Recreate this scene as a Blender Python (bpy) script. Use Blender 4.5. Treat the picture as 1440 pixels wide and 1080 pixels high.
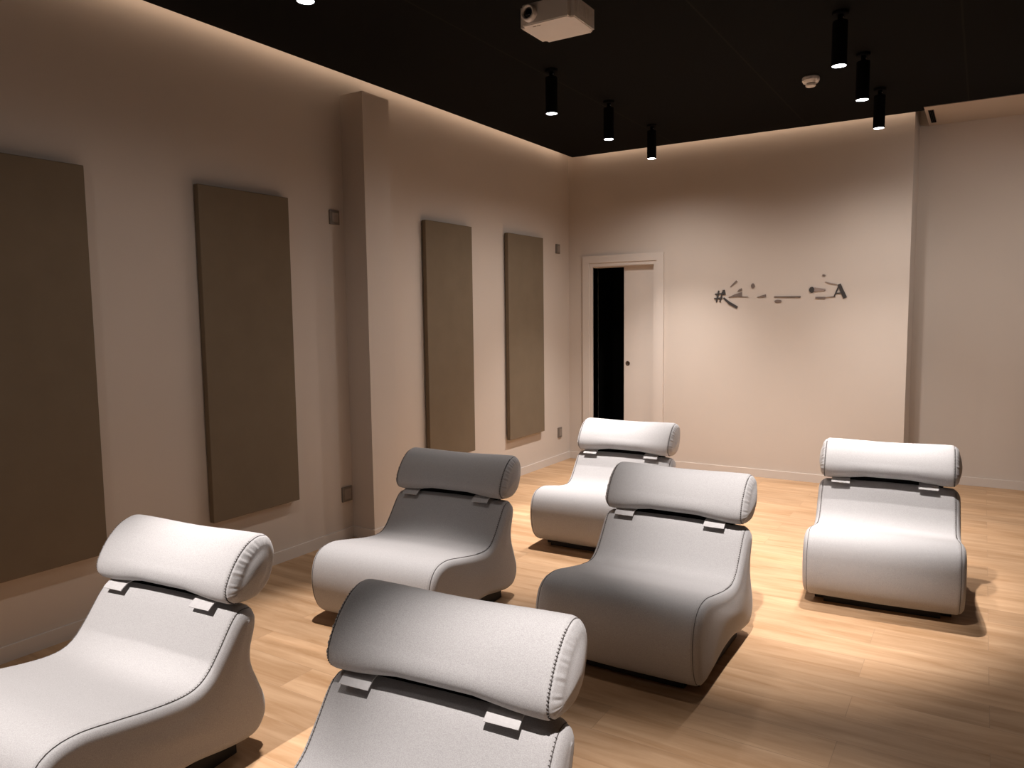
import bpy, bmesh, math, random
from mathutils import Vector, Matrix
for o in list(bpy.data.objects): bpy.data.objects.remove(o, do_unlink=True)
SC = bpy.context.scene; COL = SC.collection
PI = math.pi
H = 3.16            # height of the black ceiling
# ------------------------------------------------------------------ camera
def make_camera():
    f, yaw, pit, rol = 1064.27, 0.5563, 0.0928, -0.0121
    fw = Vector((-math.sin(yaw)*math.cos(pit), math.cos(yaw)*math.cos(pit), -math.sin(pit)))
    r = Vector((math.cos(yaw), math.sin(yaw), 0)); u = r.cross(fw)
    r2 = r*math.cos(rol) + u*math.sin(rol); u2 = -r*math.sin(rol) + u*math.cos(rol)
    cd = bpy.data.cameras.new('camera'); cd.sensor_width = 36; cd.lens = f/1440*36
    cd.clip_start = 0.05; cd.clip_end = 60
    co = bpy.data.objects.new('camera', cd); COL.objects.link(co)
    m = Matrix(((r2.x, u2.x, -fw.x), (r2.y, u2.y, -fw.y), (r2.z, u2.z, -fw.z))).to_4x4()
    m.translation = Vector((3.7603, -7.2178, 1.5666)); co.matrix_world = m
    SC.camera = co
make_camera()
# ------------------------------------------------------------------ world and exposure
w = bpy.data.worlds.new('world'); SC.world = w; w.use_nodes = True
w.node_tree.nodes['Background'].inputs[0].default_value = (0.0, 0.0, 0.0, 1)
w.node_tree.nodes['Background'].inputs[1].default_value = 0.0
vs = SC.view_settings; vs.view_transform = 'Standard'; vs.look = 'None'; vs.gamma = 1; vs.use_curve_mapping = False
vs.exposure = 0.0
SPOT_COL = (1.0, 0.93, 0.895)
COVE_COL = (1.0, 0.75, 0.56)
SPOT_W = 330
COVE_W = 4.4
# each lamp: row, x, y, core power, core half angle, spill power, aim offset (dx, dy) at the floor
LAMPS = [
    ('row_left', 1.285, -0.92, .95, 44, .20, (0, 0)),
    ('row_left', 1.285, -1.80, .60, 27, .16, (0, 0)),
    ('row_left', 1.285, -2.70, 1.5, 24, .09, (0, -.1)),
    ('row_left', 1.300, -4.86, 1.35, 22, .09, (0, -.02)),
    ('row_left', 1.300, -7.05, 1.75, 23, .06, (0, .95)),
    ('row_right', 3.06, -0.99, .62, 44, .20, (0, 0)),
    ('row_right', 3.06, -1.88, .62, 28, .16, (0, 0)),
    ('row_right', 3.045, -2.68, 1.12, 24.5, .06, (0, 0)),
    ('row_right', 3.03, -4.80, 1.6, 20, .0, (-.17, 1.5)),
    ('row_right', 3.30, -6.40, 1.5, 27.8, .0, (0, .45)),
    ('fill_far', 4.85, -1.60, .23, 44, .04, (-2.3, 3.6)),  # added fill light, no known fixture; brightens the recess wall and corner
]
LAMP_Z = H - 0.28
def spot(x, y, z, p, half, blend, aim, nm):
    if p <= 0: return
    l = bpy.data.lights.new(nm, 'SPOT'); l.energy = SPOT_W*p; l.color = SPOT_COL
    l.spot_size = math.radians(half*2); l.spot_blend = blend; l.shadow_soft_size = 0.028
    o = bpy.data.objects.new(nm, l); COL.objects.link(o); o.location = (x, y, z)
    d = Vector((aim[0], aim[1], -z)); o.rotation_euler = d.to_track_quat('-Z', 'Y').to_euler()
for n_, x_, y_, p_, h_, sp_, a_ in LAMPS:
    spot(x_, y_, LAMP_Z-0.012, p_, h_, 1.0 if h_ > 35 or a_[1] > 1 else .6, a_, 'beam_core')
    spot(x_, y_, LAMP_Z-0.012, sp_, 82, 1.0, a_, 'beam_spill')
def cove(loc, length, axis, tilt):
    """LED strip lying on top of the black ceiling board, throwing light onto the wall"""
    l = bpy.data.lights.new('cove_light', 'AREA'); l.shape = 'RECTANGLE'; l.size = length; l.size_y = 0.13
    l.energy = COVE_W*length/5; l.color = COVE_COL
    o = bpy.data.objects.new('cove_light', l); COL.objects.link(o); o.location = loc
    o.rotation_euler = Vector(tilt).to_track_quat('-Z', 'X' if axis == 'x' else 'X').to_euler()
    # align local X (the long side) with the requested axis
    d = Vector(tilt).normalized(); X = Vector((1, 0, 0)) if axis == 'x' else Vector((0, 1, 0))
    zl = -d; yl = zl.cross(X); o.rotation_euler = Matrix((X, yl, zl)).transposed().to_euler()
cove((0.125, -4.8, H+.10), 9.3, 'y', (-1, 0, -.1))
cove((1.75, -.125, H+.10), 3.1, 'x', (0, 1, -.1))

# ------------------------------------------------------------------ materials
def mat(name, col, rough=0.6, metal=0.0, spec=0.5, noise=None, bump=None, emit=None, sheen=0):
    m = bpy.data.materials.new(name); m.use_nodes = True; nt = m.node_tree; b = nt.nodes['Principled BSDF']
    b.inputs['Base Color'].default_value = (*col, 1); b.inputs['Roughness'].default_value = rough
    b.inputs['Metallic'].default_value = metal; b.inputs['Specular IOR Level'].default_value = spec
    if sheen: b.inputs['Sheen Weight'].default_value = sheen
    tc = nt.nodes.new('ShaderNodeTexCoord')
    if noise:
        sc, amt = noise
        n = nt.nodes.new('ShaderNodeTexNoise'); n.inputs['Scale'].default_value = sc; n.inputs['Detail'].default_value = 4
        nt.links.new(tc.outputs['Object'], n.inputs['Vector'])
        r = nt.nodes.new('ShaderNodeValToRGB')
        r.color_ramp.elements[0].position = .3; r.color_ramp.elements[1].position = .7
        r.color_ramp.elements[0].color = (*[c*(1-amt) for c in col], 1); r.color_ramp.elements[1].color = (*[min(1, c*(1+amt)) for c in col], 1)
        nt.links.new(n.outputs['Fac'], r.inputs['Fac']); nt.links.new(r.outputs['Color'], b.inputs['Base Color'])
    if bump:
        sc, st, dist = bump
        n = nt.nodes.new('ShaderNodeTexNoise'); n.inputs['Scale'].default_value = sc; n.inputs['Detail'].default_value = 3
        nt.links.new(tc.outputs['Object'], n.inputs['Vector'])
        bp = nt.nodes.new('ShaderNodeBump'); bp.inputs['Strength'].default_value = st; bp.inputs['Distance'].default_value = dist
        nt.links.new(n.outputs['Fac'], bp.inputs['Height']); nt.links.new(bp.outputs['Normal'], b.inputs['Normal'])
    if emit:
        b.inputs['Emission Color'].default_value = (*emit[0], 1); b.inputs['Emission Strength'].default_value = emit[1]
    return m
M_wall = mat('wall_paint', (.56, .485, .42), .85, spec=.2, noise=(1.3, .02), bump=(60, .06, .002))
M_rear = mat('rear_bounce_cut', (.10, .09, .08), .85, spec=.2, noise=(1.3, .05))  # for the unseen rear wall, made dark to cut bounce light
M_trimw = mat('trim_paint', (.60, .53, .47), .5, spec=.35, noise=(3, .015))
M_panel = mat('acoustic_fabric', (.17, .13, .088), .95, spec=.1, noise=(6, .04), bump=(350, .25, .001))
M_black = mat('black_metal', (.003, .003, .0032), .85, spec=.08, noise=(20, .1))
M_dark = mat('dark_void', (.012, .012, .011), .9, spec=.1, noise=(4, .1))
M_base = mat('chair_base_black', (.015, .013, .012), .7, noise=(10, .1))
M_thread = mat('seam_thread', (.09, .08, .075), .8, noise=(50, .1))
M_strap = mat('strap_fabric', (.44, .425, .42), .85, spec=.2, noise=(80, .04), sheen=.1)
M_white = mat('white_plastic', (.80, .76, .73), .4, noise=(5, .02))
M_greyp = mat('socket_grey', (.17, .14, .115), .45, noise=(30, .06))
M_brass = mat('dark_bronze', (.10, .075, .06), .35, metal=.8, noise=(30, .1))
M_ink = mat('sign_black', (.035, .03, .028), .6, noise=(20, .1))
M_ink2 = mat('sign_brown', (.16, .12, .10), .6, noise=(20, .1))
M_ink3 = mat('sign_taupe', (.27, .21, .18), .6, noise=(20, .08))
M_glow = mat('lamp_glow', (1, 1, 1), .5, emit=((.95, .95, 1.0), 14))
M_glass = mat('lens_glass', (.01, .01, .012), .08, spec=.8, noise=(5, .1))
def fabric():
    m = bpy.data.materials.new('chair_fabric'); m.use_nodes = True; nt = m.node_tree; b = nt.nodes['Principled BSDF']
    b.inputs['Roughness'].default_value = .82; b.inputs['Specular IOR Level'].default_value = .25; b.inputs['Sheen Weight'].default_value = .12
    tc = nt.nodes.new('ShaderNodeTexCoord')
    n1 = nt.nodes.new('ShaderNodeTexNoise'); n1.inputs['Scale'].default_value = 420; n1.inputs['Detail'].default_value = 2
    n2 = nt.nodes.new('ShaderNodeTexNoise'); n2.inputs['Scale'].default_value = 9; n2.inputs['Detail'].default_value = 3
    for n in (n1, n2): nt.links.new(tc.outputs['Object'], n.inputs['Vector'])
    r = nt.nodes.new('ShaderNodeValToRGB'); e = r.color_ramp.elements
    e[0].position = .35; e[1].position = .65; e[0].color = (.33, .318, .316, 1); e[1].color = (.42, .408, .406, 1)
    nt.links.new(n1.outputs['Fac'], r.inputs['Fac']); nt.links.new(r.outputs['Color'], b.inputs['Base Color'])
    a = nt.nodes.new('ShaderNodeMath'); a.operation = 'MULTIPLY_ADD'; a.inputs[1].default_value = .35
    nt.links.new(n1.outputs['Fac'], a.inputs[0]); nt.links.new(n2.outputs['Fac'], a.inputs[2])
    bp = nt.nodes.new('ShaderNodeBump'); bp.inputs['Strength'].default_value = .18; bp.inputs['Distance'].default_value = .004
    nt.links.new(a.outputs[0], bp.inputs['Height']); nt.links.new(bp.outputs['Normal'], b.inputs['Normal'])
    return m
M_fab = fabric()
def floor_mat():
    m = bpy.data.materials.new('oak_planks'); m.use_nodes = True; nt = m.node_tree; b = nt.nodes['Principled BSDF']
    L = nt.links.new; N = nt.nodes.new
    tc = N('ShaderNodeTexCoord')
    br = N('ShaderNodeTexBrick'); br.offset = .37; br.offset_frequency = 2; br.squash = 1
    br.inputs['Scale'].default_value = 1; br.inputs['Brick Width'].default_value = 1.28; br.inputs['Row Height'].default_value = .19
    br.inputs['Mortar Size'].default_value = .0012; br.inputs['Mortar Smooth'].default_value = .4; br.inputs['Bias'].default_value = 0
    br.inputs['Color1'].default_value = (0, 0, 0, 1); br.inputs['Color2'].default_value = (1, 1, 1, 1); br.inputs['Mortar'].default_value = (.5, .5, .5, 1)
    L(tc.outputs['Object'], br.inputs['Vector'])
    # grain, stretched along the boards, shifted board by board
    mp = N('ShaderNodeMapping'); mp.inputs['Scale'].default_value = (1.1, 9, 1); L(tc.outputs['Object'], mp.inputs['Vector'])
    sh = N('ShaderNodeVectorMath'); sh.operation = 'MULTIPLY_ADD'; sh.inputs[1].default_value = (7, 7, 7)
    L(br.outputs['Color'], sh.inputs[0]); L(mp.outputs['Vector'], sh.inputs[2])
    g = N('ShaderNodeTexNoise'); g.inputs['Scale'].default_value = 1.6; g.inputs['Detail'].default_value = 7; g.inputs['Roughness'].default_value = .62; g.inputs['Distortion'].default_value = .5
    L(sh.outputs[0], g.inputs['Vector'])
    r = N('ShaderNodeValToRGB'); e = r.color_ramp.elements
    e[0].position = .30; e[1].position = .70; e[0].color = (.335, .192, .095, 1); e[1].color = (.51, .335, .20, 1)
    L(g.outputs['Fac'], r.inputs['Fac'])
    v = N('ShaderNodeMapRange'); v.inputs['To Min'].default_value = .91; v.inputs['To Max'].default_value = 1.07; L(br.outputs['Color'], v.inputs['Value'])
    mul = N('ShaderNodeMix'); mul.data_type = 'RGBA'; mul.blend_type = 'MULTIPLY'; mul.inputs['Factor'].default_value = 1
    L(r.outputs['Color'], mul.inputs['A']); L(v.outputs['Result'], mul.inputs['B'])
    mo = N('ShaderNodeMix'); mo.data_type = 'RGBA'; mo.inputs['B'].default_value = (.24, .15, .09, 1)
    mf = N('ShaderNodeMath'); mf.operation = 'MULTIPLY'; mf.inputs[1].default_value = .6; L(br.outputs['Fac'], mf.inputs[0])
    L(mf.outputs[0], mo.inputs['Factor']); L(mul.outputs['Result'], mo.inputs['A'])
    # small knots
    vo = N('ShaderNodeTexVoronoi'); vo.inputs['Scale'].default_value = 1.5; L(mp.outputs['Vector'], vo.inputs['Vector'])
    mp2 = N('ShaderNodeMapping'); mp2.inputs['Scale'].default_value = (1.0, 2.2, 1); L(tc.outputs['Object'], mp2.inputs['Vector']); L(mp2.outputs['Vector'], vo.inputs['Vector'])
    kr = N('ShaderNodeMapRange'); kr.inputs['From Min'].default_value = .015; kr.inputs['From Max'].default_value = .04; kr.inputs['To Min'].default_value = .45; kr.inputs['To Max'].default_value = 0
    L(vo.outputs['Distance'], kr.inputs['Value'])
    mk = N('ShaderNodeMix'); mk.data_type = 'RGBA'; mk.inputs['B'].default_value = (.22, .12, .06, 1)
    L(kr.outputs['Result'], mk.inputs['Factor']); L(mo.outputs['Result'], mk.inputs['A']); L(mk.outputs['Result'], b.inputs['Base Color'])
    b.inputs['Roughness'].default_value = .55; b.inputs['Specular IOR Level'].default_value = .18
    bp = N('ShaderNodeBump'); bp.inputs['Strength'].default_value = .12; bp.inputs['Distance'].default_value = .003; L(g.outputs['Fac'], bp.inputs['Height']); L(bp.outputs['Normal'], b.inputs['Normal'])
    return m
def ceiling_mat():
    m = bpy.data.materials.new('black_ceiling'); m.use_nodes = True; nt = m.node_tree; b = nt.nodes['Principled BSDF']
    tc = nt.nodes.new('ShaderNodeTexCoord')
    br = nt.nodes.new('ShaderNodeTexBrick'); br.offset = 0; br.inputs['Scale'].default_value = 1
    br.inputs['Brick Width'].default_value = 1.2; br.inputs['Row Height'].default_value = 30; br.inputs['Mortar Size'].default_value = .008; br.inputs['Mortar Smooth'].default_value = .6
    br.inputs['Color1'].default_value = br.inputs['Color2'].default_value = (.0042, .0040, .0036, 1); br.inputs['Mortar'].default_value = (.012, .011, .008, 1)
    nt.links.new(tc.outputs['Object'], br.inputs['Vector']); nt.links.new(br.outputs['Color'], b.inputs['Base Color'])
    b.inputs['Roughness'].default_value = .9; b.inputs['Specular IOR Level'].default_value = .1
    return m
M_floor = floor_mat(); M_ceil = ceiling_mat()

# ------------------------------------------------------------------ mesh helpers
def link(name, bm, m, parent=None, smooth=False):
    me = bpy.data.meshes.new(name); bmesh.ops.recalc_face_normals(bm, faces=bm.faces[:]); bm.to_mesh(me); bm.free()
    me.materials.append(m)
    if smooth:
        for p in me.polygons: p.use_smooth = True
    o = bpy.data.objects.new(name, me); COL.objects.link(o)
    if parent: o.parent = parent
    return o
def box(bm, a, b):
    vs_ = [bm.verts.new((x, y, z)) for x in (a[0], b[0]) for y in (a[1], b[1]) for z in (a[2], b[2])]
    for f in ((0,1,3,2), (4,6,7,5), (0,4,5,1), (2,3,7,6), (0,2,6,4), (1,5,7,3)): bm.faces.new([vs_[i] for i in f])
def bevel(bm, w_, seg=2):
    bmesh.ops.bevel(bm, geom=bm.edges[:], offset=w_, segments=seg, affect='EDGES', profile=.7)
def rbox(a, b, w_=.003, seg=2):
    bm = bmesh.new(); box(bm, a, b); bevel(bm, w_, seg); return bm
def lathe(bm, prof, n=32, c=(0, 0, 0), close=True):
    """prof: (radius, z) from one end to the other, about the z axis"""
    rings = []
    for r, z in prof:
        rings.append([bm.verts.new((c[0]+max(r, 1e-5)*math.cos(2*PI*i/n), c[1]+max(r, 1e-5)*math.sin(2*PI*i/n), c[2]+z)) for i in range(n)])
    for A, B in zip(rings, rings[1:]):
        for i in range(n): bm.faces.new((A[i], A[(i+1) % n], B[(i+1) % n], B[i]))
    if close:
        bm.faces.new(rings[0]); bm.faces.new(rings[-1])
def tube(bm, pts, r, n=6):
    rings = []
    for i, p in enumerate(pts):
        a = pts[max(i-1, 0)]; b = pts[min(i+1, len(pts)-1)]
        d = (Vector(b)-Vector(a)).normalized(); up = Vector((1, 0, 0)) if abs(d.x) < .9 else Vector((0, 0, 1))
        s = d.cross(up).normalized(); t = s.cross(d)
        rings.append([bm.verts.new(Vector(p)+r*(math.cos(2*PI*k/n)*s+math.sin(2*PI*k/n)*t)) for k in range(n)])
    for A, B in zip(rings, rings[1:]):
        for k in range(n): bm.faces.new((A[k], A[(k+1) % n], B[(k+1) % n], B[k]))
    bm.faces.new(rings[0]); bm.faces.new(rings[-1])
def extrude_poly(bm, pts, y0, y1):
    """flat outline pts (x, z) given thickness between y0 and y1"""
    A = [bm.verts.new((x, y0, z)) for x, z in pts]; B = [bm.verts.new((x, y1, z)) for x, z in pts]
    bm.faces.new(A); bm.faces.new(B[::-1]); n = len(pts)
    for i in range(n): bm.faces.new((A[i], A[(i+1) % n], B[(i+1) % n], B[i]))
def empty(name, label, cat, loc=(0, 0, 0), group=None, rz=0):
    o = bpy.data.objects.new(name, None); o.empty_display_size = .1; COL.objects.link(o); o.location = loc; o.rotation_euler = (0, 0, rz)
    tag(o, label, cat, group); return o
def tag(o, label, cat, group=None):
    o['label'] = label; o['category'] = cat
    if group: o['group'] = group
    return o
def struct(name, bm, m, label=None):
    o = link(name, bm, m); o['kind'] = 'structure'
    if label: o['label'] = label
    return o
def catmull(P, n):
    """resample a polyline through P to n points, evenly by length, smoothly"""
    out = []; P = [Vector(p) for p in P]; E_ = [P[0]*2-P[1]] + P + [P[-1]*2-P[-2]]
    for i in range(1, len(E_)-2):
        p0, p1, p2, p3 = E_[i-1:i+3]
        for k in range(16):
            t = k/16
            out.append(.5*((2*p1)+(p2-p0)*t+(2*p0-5*p1+4*p2-p3)*t*t+(3*p1-p0-3*p2+p3)*t**3))
    out.append(P[-1]); L_ = [0]
    for a, b in zip(out, out[1:]): L_.append(L_[-1]+(b-a).length)
    res = []; j = 0
    for k in range(n):
        s = L_[-1]*k/(n-1)
        while j < len(L_)-2 and L_[j+1] < s: j += 1
        t = (s-L_[j])/max(L_[j+1]-L_[j], 1e-9); res.append(out[j].lerp(out[j+1], min(max(t, 0), 1)))
    return res

# ------------------------------------------------------------------ the room
RX, RY, TOP, RD = 6.6, -9.6, H+.38, .53      # right wall, rear wall, slab height, recess depth
JX = 3.22                                     # where the back wall steps back
bm = bmesh.new(); box(bm, (-.2, RY-.2, -.1), (RX+.2, RD+.2, 0)); struct('floor', bm, M_floor, 'light oak plank floor')
bm = bmesh.new(); box(bm, (-.15, RY-.15, 0), (0, .12, TOP)); struct('wall_left', bm, M_wall)
bm = bmesh.new(); box(bm, (RX, RY, 0), (RX+.15, RD, TOP)); struct('wall_right', bm, M_wall)
bm = bmesh.new(); box(bm, (0, RY-.15, 0), (RX+.15, RY, TOP)); struct('wall_rear', bm, M_rear)
DL, DR, DT = .285, .975, 2.03                 # door opening
bm = bmesh.new()
pts = [(0, 0), (DL, 0), (DL, DT), (DR, DT), (DR, 0), (JX, 0), (JX, TOP), (0, TOP)]
extrude_poly(bm, pts, 0, .12)
struct('wall_back', bm, M_wall)
bm = bmesh.new()
box(bm, (JX-.12, .1205, 0), (JX, RD, TOP)); box(bm, (JX-.12, RD+.0005, 0), (RX+.15, RD+.12, TOP))
struct('wall_recess', bm, M_wall, 'wall set back beyond the corner at the right')
bm = bmesh.new(); box(bm, (-.15, RY-.15, TOP), (RX+.15, RD+.12, TOP+.1)); struct('ceiling_slab', bm, M_wall)
# black ceiling board held off the walls, shorter in front of the recess
bm = bmesh.new()
P = [(.10, RY+.1), (RX-.02, RY+.1), (RX-.02, -.235), (3.292, -.235), (3.292, -.10), (.10, -.10)]
A = [bm.verts.new((x, y, H)) for x, y in P]; B = [bm.verts.new((x, y, H+.03)) for x, y in P]
bm.faces.new(A); bm.faces.new(B[::-1])
for i in range(6): bm.faces.new((A[i], A[(i+1) % 6], B[(i+1) % 6], B[i]))
struct('ceiling', bm, M_ceil, 'flat black ceiling')
bm = bmesh.new(); box(bm, (3.293, -.233, H+.004), (RX, RD, H+.03)); struct('ceiling_soffit', bm, M_wall, 'pale strip of ceiling over the recess')
bm = rbox((3.293, -.236, H-.004), (RX-.02, -.226, H+.004), .001, 1); struct('trim_1', bm, M_greyp, 'thin grey edge strip between black ceiling and pale soffit')
# pillar on the left wall, ending just under the ceiling
bm = bmesh.new(); box(bm, (0, -3.334, 0), (.2, -3.07, 3.05)); struct('wall_pillar', bm, M_wall, 'shallow square pillar on the left wall')
# baseboards
BH = .074; T = .013
def bb(name, segs):
    bm = bmesh.new()
    for a, b in segs: box(bm, a, b)
    struct(name, bm, M_trimw)
bb('baseboard_left', [((0, RY, 0), (T, -3.334-T, BH)), ((0, -3.07+T, 0), (T, 0, BH))])
bb('baseboard_pillar', [((0, -3.334-T, 0), (.2+T, -3.334, BH)), ((.2, -3.334, 0), (.2+T, -3.07, BH)), ((0, -3.07, 0), (.2+T, -3.07+T, BH))])
bb('baseboard_back', [((T, -T, 0), (.172, 0, BH)), ((1.062, -T, 0), (JX+T, 0, BH)), ((JX, 0, 0), (JX+T, RD, BH))])
bb('baseboard_recess', [((JX+T, RD-T, 0), (RX, RD, BH))])
# door: casing, sliding leaf half across the opening, dark room behind
d = bpy.data.objects.new('door_1', None); COL.objects.link(d); d.location = (.63, 0, 0); d['kind'] = 'structure'; d['label'] = 'white sliding door standing half open on a dark room'
bm = bmesh.new()
def frame(bm, x0, x1, zt, wd, y0, y1):
    extrude_poly(bm, [(x0, 0), (x0+wd, 0), (x0+wd, zt-wd), (x1-wd, zt-wd), (x1-wd, 0), (x1, 0), (x1, zt), (x0, zt)], y0, y1)
frame(bm, .172, 1.062, 2.152, .075, -.022, -.001)
frame(bm, .240, 1.000, 2.085, .045, -.012, .119)
c_ = link('casing', bm, M_trimw, d); c_.location = (-.63, 0, 0)
bm = rbox((.612, .045, .005), (1.0, .083, 2.075), .003, 1); c_ = link('leaf', bm, M_trimw, d); c_.location = (-.63, 0, 0); leaf = c_
bm = bmesh.new(); lathe(bm, [(.0, -.004), (.022, -.004), (.025, .0), (.018, .003), (.016, -.001), (0, -.001)], 24)
hnd = link('flush_pull', bm, M_brass, leaf, True); hnd.location = (.656, .043, 1.04); hnd.rotation_euler = (PI/2, 0, 0); hnd['label'] = 'small round dark flush pull'
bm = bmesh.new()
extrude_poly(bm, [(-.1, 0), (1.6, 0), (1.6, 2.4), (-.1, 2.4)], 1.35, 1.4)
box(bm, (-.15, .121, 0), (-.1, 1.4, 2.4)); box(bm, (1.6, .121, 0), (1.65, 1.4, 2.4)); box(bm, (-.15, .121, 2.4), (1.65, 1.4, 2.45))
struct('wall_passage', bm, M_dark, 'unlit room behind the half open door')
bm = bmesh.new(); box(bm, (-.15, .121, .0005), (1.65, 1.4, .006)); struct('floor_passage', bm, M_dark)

# ------------------------------------------------------------------ acoustic panels
PZ0, PZ1, PT = .385, 2.302, .05
def acoustic(y0, y1, label):
    t = empty('acoustic_panel', label, 'wall panel', (0, (y0+y1)/2, PZ0), 'fabric acoustic panels on the left wall')
    h = (y1-y0)/2
    bm = rbox((.012, -h, 0), (PT, h, PZ1-PZ0), .006, 3); link('fabric_face', bm, M_panel, t, False)
    bm = rbox((0, -h+.03, .03), (.0125, h-.03, PZ1-PZ0-.03), .002, 1); link('mounting_batten', bm, M_black, t)
acoustic(-5.775, -5.133, 'large dark taupe fabric panel at the left edge, cut off by the frame')
acoustic(-4.510, -3.865, 'taupe fabric panel on left wall, just before the pillar')
acoustic(-2.495, -1.865, 'taupe fabric panel on left wall, first one beyond the pillar')
acoustic(-1.290, -.636, 'taupe fabric panel on left wall nearest the far corner')
# sockets and switches
def plate(y, z, wy, hz, label, cat, kind):
    t = empty('wall_socket' if kind == 'socket' else 'wall_switch', label, cat, (0, y, z), 'grey wall plates')
    link('cover_plate', rbox((0, -wy/2, -hz/2), (.012, wy/2, hz/2), .003, 2), M_greyp, t)
    link('rocker' if kind != 'socket' else 'insert', rbox((.0121, -wy/2+.016, -hz/2+.016), (.0165, wy/2-.016, hz/2-.016), .0015, 1), mat('plate_insert', (.26, .215, .18), .5, noise=(30, .05)), t)
plate(-3.43, 2.228, .088, .095, 'small grey plate high on the wall between second panel and pillar', 'wall plate', 'switch')
plate(-3.395, .318, .095, .105, 'small dark plate low on the wall beside the pillar', 'wall plate', 'socket')
plate(-.255, 2.225, .08, .095, 'small grey plate high on the left wall by the far corner', 'wall plate', 'switch')
plate(-.235, .312, .08, .105, 'small grey plate low on the left wall by the far corner', 'wall plate', 'socket')
# air slot in the soffit
t = empty('air_slot', 'short dark slot vent in the pale ceiling strip over the recess', 'vent', (3.335, .16, H+.004))
link('slot_frame', rbox((-.021, -.235, -.004), (.021, .235, -.0005), .001, 1), M_brass, t)
bm = bmesh.new()
for k in (-1, 0, 1): box(bm, (k*.012-.0052, -.228, -.007), (k*.012+.0052, .228, -.0042))
link('slot_blades', bm, M_black, t)

# ------------------------------------------------------------------ wall lettering
sg = empty('wall_sign', 'broken dark lettering on the back wall, hash at left and letter A at right', 'sign', (2.14, 0, 1.64))
def stroke(a, b, w0, w1=None):
    w1 = w0 if w1 is None else w1
    a = Vector(a); b = Vector(b); n = (b-a).normalized(); n = Vector((-n.y, n.x))
    return [tuple(a+n*w0/2), tuple(b+n*w1/2), tuple(b-n*w1/2), tuple(a-n*w0/2)]
def ell(c, rx, rz, rot=0, n=20):
    return [(c[0]+rx*math.cos(t)*math.cos(rot)-rz*math.sin(t)*math.sin(rot), c[1]+rx*math.cos(t)*math.sin(rot)+rz*math.sin(t)*math.cos(rot)) for t in [2*PI*i/n for i in range(n)]]
def glyph(name, polys, m, label=None):
    bm = bmesh.new()
    for i, p in enumerate(polys): extrude_poly(bm, [(x-2.14, z-1.64) for x, z in p], -.008-.0004*i, -.0005)
    o = link(name, bm, m, sg)
    if label: o['label'] = label
glyph('hash_mark', [stroke((1.608, 1.761), (1.587, 1.654), .013), stroke((1.645, 1.750), (1.620, 1.653), .012), stroke((1.573, 1.727), (1.662, 1.733), .012), stroke((1.565, 1.685), (1.645, 1.690), .012), stroke((1.655, 1.765), (1.662, 1.72), .022, .026)], M_ink, 'black hash sign')
glyph('letter_stroke', [stroke((1.655, 1.690), (1.72, 1.632), .014, .026), stroke((1.718, 1.636), (1.785, 1.598), .026, .022)], M_ink)
glyph('letter_stroke', [stroke((1.719, 1.793), (1.778, 1.846), .006, .018)], M_ink2)
glyph('letter_stroke', [[(1.70, 1.695), (1.76, 1.722), (1.826, 1.742), (1.826, 1.700)], [(1.786, 1.748), (1.80, 1.768), (1.824, 1.777), (1.828, 1.757), (1.806, 1.752)], stroke((1.80, 1.700), (1.885, 1.696), .005, .003)], M_ink2)
glyph('letter_dot', [ell((1.927, 1.796), .016, .024)], M_ink2)
glyph('letter_stroke', [[(1.965, 1.690), (2.01, 1.706), (2.045, 1.715), (2.049, 1.694), (2.03, 1.690)]], M_ink2)
glyph('letter_stroke', [stroke((2.122, 1.691), (2.352, 1.686), .010, .015)], M_ink2)
glyph('letter_dot', [ell((2.156, 1.650), .032, .013)], M_ink2)
glyph('letter_stroke', [ell((2.446, 1.746), .022, .027)], M_ink)
glyph('letter_stroke', [stroke((2.467, 1.747), (2.560, 1.743), .040, .016)], M_ink3)
glyph('letter_dot', [ell((2.545, 1.871), .014, .008, -.3)], M_ink2)
glyph('letter_stroke', [stroke((2.556, 1.814), (2.604, 1.797), .004, .011), stroke((2.602, 1.7975), (2.655, 1.788), .011, .007)], M_ink3)
glyph('letter_stroke', [stroke((2.478, 1.674), (2.562, 1.672), .017, .019)], M_ink2)
glyph('letter_stroke', [stroke((2.562, 1.677), (2.645, 1.684), .005, .012)], M_ink3)
glyph('letter_a', [stroke((2.634, 1.680), (2.676, 1.786), .011), stroke((2.672, 1.790), (2.724, 1.668), .026, .032), stroke((2.648, 1.711), (2.705, 1.711), .009)], M_ink, 'black capital letter A')

# ------------------------------------------------------------------ pendant lamps
def lamp(x, y, label, group):
    t = empty('ceiling_spotlight', label, 'ceiling lamp', (x, y, H), group)
    bm = bmesh.new(); lathe(bm, [(.042, 0), (.042, -.012), (.038, -.016), (.01, -.016)], 28); link('ceiling_mount', bm, M_black, t)
    bm = bmesh.new(); lathe(bm, [(.014, -.0165), (.014, -.05)], 16); s_ = link('stem', bm, M_black, t)
    bm = bmesh.new(); lathe(bm, [(.0025, 0), (.0025, .004)], 12); k_ = link('screw_glint', bm, M_white, s_); k_.location = (.013, -.004, -.032); k_.rotation_euler = (0, PI/2, 0)  # screw head is white to stand in for its small highlight
    bm = bmesh.new(); lathe(bm, [(.03, -.048), (.0385, -.051), (.0395, -.056), (.0395, -.282), (.0365, -.283), (.0365, -.27), (.001, -.27)], 32)
    hs = link('housing', bm, M_black, t)
    bm = bmesh.new(); lathe(bm, [(.0355, -.2815), (.0355, -.278)], 28); link('light_disc', bm, M_glow, hs)
la = ['nearest', 'x']
GA, GB = 'black cylinder spotlights in the left row', 'black cylinder spotlights in the right row'
lamp(1.300, -4.86, 'black spotlight at top left of the photo, apart from the others', GA)
lamp(1.285, -2.70, 'black spotlight of the left row, below and right of the projector', GA)
lamp(1.285, -1.80, 'black spotlight, middle one of three towards the far corner', GA)
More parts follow.
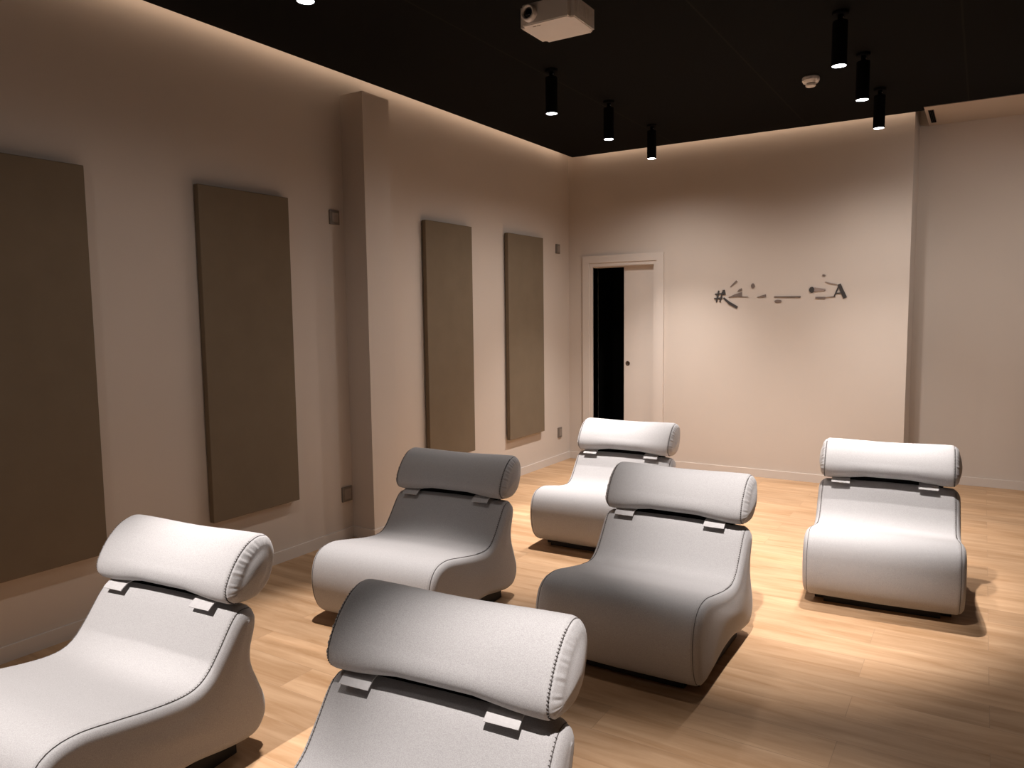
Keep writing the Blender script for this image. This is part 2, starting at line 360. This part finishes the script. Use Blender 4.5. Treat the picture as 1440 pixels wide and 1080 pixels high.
lamp(1.285, -.92, 'black spotlight closest to the far corner, seen against the back wall', GA)
lamp(3.045, -2.68, 'black spotlight beside the smoke detector, highest of the right three', GB)
lamp(3.06, -1.88, 'black spotlight, middle one of the right three', GB)
lamp(3.06, -.99, 'black spotlight lowest of the right three, seen against the back wall', GB)

# ------------------------------------------------------------------ projector
pj = empty('projector', 'white ceiling projector with round lens, pale underside', 'projector', (2.05, -4.033, H))
bm = bmesh.new(); box(bm, (-.137, -.122, -.30), (.137, .122, -.205))
ed = [e for e in bm.edges if abs(e.verts[0].co.z-e.verts[1].co.z) > .05]
bmesh.ops.bevel(bm, geom=ed, offset=.022, segments=5, affect='EDGES')
bmesh.ops.bevel(bm, geom=[e for e in bm.edges if abs(e.verts[0].co.z-e.verts[1].co.z) < .001], offset=.004, segments=2, affect='EDGES')
body = link('housing', bm, M_white, pj)
bm = bmesh.new(); lathe(bm, [(.024, 0), (.024, .026), (.031, .03), (.036, .024), (.037, 0)], 36, close=False); o = link('lens_ring', bm, M_white, body, True); o.location = (-.075, -.12, -.252); o.rotation_euler = (PI/2, 0, 0)
bm = bmesh.new(); lathe(bm, [(.026, .010), (.024, .017), (.015, .021), (0, .022)], 36); o = link('lens', bm, M_glass, body, True); o.location = (-.075, -.12, -.252); o.rotation_euler = (PI/2, 0, 0)
bm = bmesh.new()
for k in range(6): box(bm, (.1365, -.07+k*.022, -.275), (.139, -.06+k*.022, -.225))
link('vent_grille', bm, M_white, body)
bm = bmesh.new(); box(bm, (-.075, -.098, -.3012), (-.058, -.093, -.3002)); box(bm, (-.054, -.0975, -.3012), (-.036, -.0935, -.3002)); link('maker_mark', bm, M_greyp, body)
bm = bmesh.new(); lathe(bm, [(.017, 0), (.017, -.175)], 20); lathe(bm, [(.06, 0), (.06, -.008)], 28); link('mounting_pole', bm, M_black, pj)
bm = bmesh.new(); box(bm, (-.09, -.012, -.204), (.09, .012, -.175)); box(bm, (-.012, -.09, -.204), (.012, .09, -.1751)); link('mounting_bracket', bm, M_black, pj)

# ------------------------------------------------------------------ smoke detector
sm = empty('smoke_detector', 'round white smoke detector on the black ceiling', 'smoke detector', (2.69, -1.56, H))
bm = bmesh.new(); lathe(bm, [(.052, 0), (.057, -.008), (.057, -.026), (.048, -.040), (.034, -.043)], 36); hb = link('base', bm, M_white, sm, False)
bm = bmesh.new(); lathe(bm, [(.028, -.043), (.028, -.050)], 28); link('smoke_gap', bm, M_greyp, hb)
bm = bmesh.new(); lathe(bm, [(.034, -.050), (.034, -.060), (.028, -.065), (.001, -.066)], 32); link('sensor_cap', bm, M_white, sm, False)

# ------------------------------------------------------------------ lounge chairs
UP = [(-.50, .045), (-.555, .052), (-.60, .095), (-.628, .17), (-.632, .26), (-.608, .34), (-.555, .385), (-.47, .395), (-.35, .373), (-.22, .347), (-.12, .334), (-.055, .340), (-.008, .368), (.030, .412), (.065, .460), (.096, .503), (.122, .530), (.145, .540), (.168, .541)]
LO = [(-.50, .045), (-.40, .058), (-.26, .082), (-.10, .083), (.04, .058), (.14, .045), (.20, .056), (.240, .105), (.243, .17), (.213, .25), (.186, .32), (.186, .38), (.205, .44), (.214, .49), (.205, .522), (.188, .537), (.168, .541)]
NR = 56
up = catmull([(a, b) for a, b in UP], NR); lo = catmull([(a, b) for a, b in LO], NR)
prof = up + lo[-2:0:-1]                      # closed loop, clockwise seen from +x
NP = len(prof)
def normals(pr):
    out = []
    n = len(pr)
    for i in range(n):
        t = (pr[(i+1) % n]-pr[(i-1) % n]).normalized(); out.append(Vector((t.y, -t.x)))
    return out                               # pointing inward for this winding (checked below)
nin = normals(prof)
cen = sum(prof, Vector((0, 0)))/NP
if sum((cen-p).dot(n) for p, n in zip(prof, nin)) < 0: nin = [-n for n in nin]
WB, RB = .376, .042
def body_mesh():
    bm = bmesh.new(); st = []
    th = [math.radians(a) for a in (90, 76, 62, 48, 36, 25, 17, 9, 0)]
    for s in (-1, 1):
        seq = th if s < 0 else th[::-1]
        for a in seq:
            inset = RB*(1-math.cos(a)); x = s*(WB-RB+RB*math.sin(a))
            if abs(a-math.radians(25)) < 1e-6: inset += .0025       # the seam pulls the cloth in
            st.append((x, inset))
        if s < 0:
            for x in (-.2, -.1, 0, .1, .2): st.append((x, -.004*(1-abs(x)/.33)))
    def droop(x, z):                         # the top corners of the backrest are rounded off
        return .018*max(0, (abs(x)-.29)/(WB-.29))**2*min(1, max(0, (z-.38)/.14))
    rings = [[bm.verts.new((x, (p+n*i).x, (p+n*i).y-droop(x, (p+n*i).y))) for p, n in zip(prof, nin)] for x, i in st]
    for A_, B_ in zip(rings, rings[1:]):
        for i in range(NP): bm.faces.new((A_[i], A_[(i+1) % NP], B_[(i+1) % NP], B_[i]))
    # side caps: a grid between the upper and the lower rail, gently bulging
    NV = 14
    for s, R_ in ((-1, rings[0]), (1, rings[-1])):
        U = [R_[i] for i in range(NR)]; Lw = [R_[0]] + [R_[NP-i] for i in range(1, NR-1)] + [R_[NR-1]]
        prev = None
        rows = []
        for i in range(1, NR-1):
            row = [U[i]]
            for v in range(1, NV):
                f = v/NV; c = U[i].co.lerp(Lw[i].co, f)
                bul = .007*math.sin(PI*f)**2*math.sin(PI*i/(NR-1))
                row.append(bm.verts.new((c.x+s*bul, c.y, c.z)))
            row.append(Lw[i]); rows.append(row)
        for a, b in zip(rows, rows[1:]):
            for v in range(NV): bm.faces.new((a[v], a[v+1], b[v+1], b[v]))
        for v in range(NV):
            bm.faces.new((U[0], rows[0][v], rows[0][v+1])); bm.faces.new((U[NR-1], rows[-1][v], rows[-1][v+1]))
    return bm
a25 = math.radians(25)
def seam_pt(i, s, lift=.0005, ang=a25):
    ins = RB*(1-math.cos(ang))+.0015-lift; x = s*(WB-RB+RB*math.sin(ang)); p = prof[i]+nin[i]*ins
    z = p.y-.018*max(0, (abs(x)-.29)/(WB-.29))**2*min(1, max(0, (p.y-.38)/.14))
    return Vector((x, p.x, z))
def body_seam(s):
    bm = bmesh.new(); tube(bm, [seam_pt(i, s) for i in range(3, NR+1)], .0014, 5)
    # whip stitches up the backrest
    fine = [seam_pt(i, s, .002) for i in range(NR-20, NR-2)]
    for a, b in zip(fine, fine[1:]):
        for k in range(2):
            c = a.lerp(b, (k+.5)/2); tube(bm, [c+Vector((-s*.011, 0, 0)), c+Vector((s*.002, 0, 0))], .0015, 4)
    return bm
HP = [(.165, .546), (.118, .556), (.090, .585), (.090, .625), (.116, .675), (.155, .722), (.205, .758), (.262, .772), (.308, .752), (.330, .700), (.322, .640), (.292, .582), (.245, .550), (.205, .543)]
def closed(P_, n):
    q = P_+[P_[0], P_[1], P_[2]]; r = catmull([P_[-1]]+q, 4*n)
    # keep one full turn
    out = []; a0 = None
    c = Vector((sum(p[0] for p in P_)/len(P_), sum(p[1] for p in P_)/len(P_)))
    full = catmull(P_+[P_[0]], n+1)[:n]
    return full, c
hp, hc = closed(HP, 150)
WH, RH = .368, .045
def head_pt(i, x, inset, gather=0.0):
    p = hp[i]; t = (hp[(i+1) % len(hp)]-hp[i-1]).normalized(); n = Vector((t.y, -t.x))
    if n.dot(hc-p) < 0: n = -n
    q = p+n*inset
    k = max(0, 1-abs(x)/.30); k = k*k*(3-2*k)
    low = max(0, (.66-q.y)/.11); q = q+Vector((0, .020*min(1, k*1.6)*min(1, low)))
    # the top sags very slightly between the ends
    hi = max(0, (q.y-.66)/.11); q = q-Vector((0, .006*k*min(1, hi)))
    if gather: q = q+n*gather
    return Vector((x, q.x, q.y))
def head_mesh():
    bm = bmesh.new(); NH = len(hp); st = []
    ang = [90, 80, 70, 60, 50, 40, 32, 25, 19, 12, 5, 0]
    xs = [-.30, -.27, -.24, -.21, -.17, -.12, -.06, 0, .06, .12, .17, .21, .24, .27, .30]
    def ring(x, inset, g):
        return [bm.verts.new(head_pt(i, x, inset, g*(.5+.35*math.sin(i*2*PI/5.0)+.25*math.sin(i*1.9+s)+.2*math.sin(i*.77))*max(0, .35+.8*math.sin((i-8)/NH*2*PI)))) for i in range(NH)]
    rings = []
    for s in (-1, 1):
        for a in (ang if s < 0 else ang[::-1]):
            r_ = math.radians(a); ins = RH*(1-math.cos(r_)); g = 0
            if 30 < a < 88: g = .006*math.sin((a-30)/58*PI)
            if a == 25: ins += .0035
            rings.append(ring(s*(WH-RH+RH*math.sin(r_)), ins, g))
        if s < 0:
            for x in xs: rings.append(ring(x, 0, 0))
    for A_, B_ in zip(rings, rings[1:]):
        for i in range(NH): bm.faces.new((A_[i], A_[(i+1) % NH], B_[(i+1) % NH], B_[i]))
    for s, R_ in ((-1, rings[0]), (1, rings[-1])):
        prev = R_; c = sum((v.co for v in R_), Vector())/NH
        for k, f in enumerate((.78, .55, .32, .12)):
            cur = [bm.verts.new(c.lerp(v.co, f)+Vector((s*.014*(1-f*f), 0, 0))) for v in R_]
            for i in range(NH): bm.faces.new((prev[i], prev[(i+1) % NH], cur[(i+1) % NH], cur[i]))
            prev = cur
        cc = bm.verts.new(c+Vector((s*.0142, 0, 0)))
        for i in range(NH): bm.faces.new((prev[i], prev[(i+1) % NH], cc))
    return bm
def head_seam(s):
    bm = bmesh.new(); NH = len(hp)
    def sp(i, lift): return head_pt(i % NH, s*(WH-RH+RH*math.sin(a25)), RH*(1-math.cos(a25))+.0025-lift)
    i0, i1 = 0, 82
    tube(bm, [sp(i, .0005) for i in range(i0, i1)], .0014, 5)
    for i in range(6, 66, 2):
        c = sp(i, .0025); tube(bm, [c+Vector((-s*.017, 0, 0)), c+Vector((s*.003, 0, 0))], .0017, 4)
    return bm
def strap_mesh():
    bm = bmesh.new(); path = [(.20, .543), (.175, .549), (.145, .555), (.118, .552), (.094, .538), (.086, .531)]
    path = catmull(path, 14); hw = .05; th_ = .0035; R_ = []
    for i, p in enumerate(path):
        t = (path[min(i+1, 13)]-path[max(i-1, 0)]).normalized(); n = Vector((-t.y, t.x)); n = n if n.y > 0 else -n
        q = p+n*th_
        R_.append([bm.verts.new((-hw, p.x, p.y)), bm.verts.new((hw, p.x, p.y)), bm.verts.new((hw, q.x, q.y)), bm.verts.new((-hw, q.x, q.y))])
    for A_, B_ in zip(R_, R_[1:]):
        for k in range(4): bm.faces.new((A_[k], A_[(k+1) % 4], B_[(k+1) % 4], B_[k]))
    bm.faces.new(R_[0]); bm.faces.new(R_[-1]); return bm
def base_mesh():
    bm = bmesh.new(); box(bm, (-.325, -.50, .0), (.325, .175, .062))
    ed = [e for e in bm.edges if abs(e.verts[0].co.z-e.verts[1].co.z) > .02]
    bmesh.ops.bevel(bm, geom=ed, offset=.05, segments=6, affect='EDGES'); return bm
GC = 'grey upholstered lounge chairs facing the viewer'
def make_chair():
    t = empty('lounge_chair', '', 'chair', (0, 0, 0), GC)
    link('base', base_mesh(), M_base, t)
    b = link('seat_body', body_mesh(), M_fab, t, True)
    for s in (-1, 1): link('seam_stitching', body_seam(s), M_thread, b)
    h = link('headrest', head_mesh(), M_fab, t, True)
    for s in (-1, 1): link('seam_stitching', head_seam(s), M_thread, h)
    for x in (-.250, .215):
        o = link('strap', strap_mesh(), M_strap, t); o.location = (x, 0, 0); o['label'] = 'pale fabric strap tab under the headrest'
    bm = rbox((-.29, .155, .515), (.29, .205, .585), .008, 2); link('headrest_gap_fill', bm, M_black, t)  # added black filler, its colour stands in for shade in the headrest gap
    return t
proto = make_chair()
def copy_tree(o, parent=None):
    c = o.copy(); COL.objects.link(c); c.parent = parent
    for ch in list(o.children): copy_tree(ch, c)
    return c
CH = [
    (3.325, -2.452, .069, 'brightly lit grey lounge chair alone at the right, by the back wall'),
    (2.483, -3.781, .002, 'grey lounge chair in the centre right with shaded seat front'),
    (1.229, -3.942, .074, 'grey lounge chair near the pillar, headrest dark and seat brightly lit'),
    (1.218, -5.699, .094, 'large grey lounge chair at the bottom left corner'),
    (2.560, -5.797, .091, 'nearest grey lounge chair at the bottom centre, seat cut off by the frame'),
    (1.584, -2.317, .030, 'farthest grey lounge chair, in front of the half open door'),
]
for i, (x, y, a, lab) in enumerate(CH):
    o = proto if i == 0 else copy_tree(proto)
    o.location = (x, y, 0); o.rotation_euler = (0, 0, a); o['label'] = lab
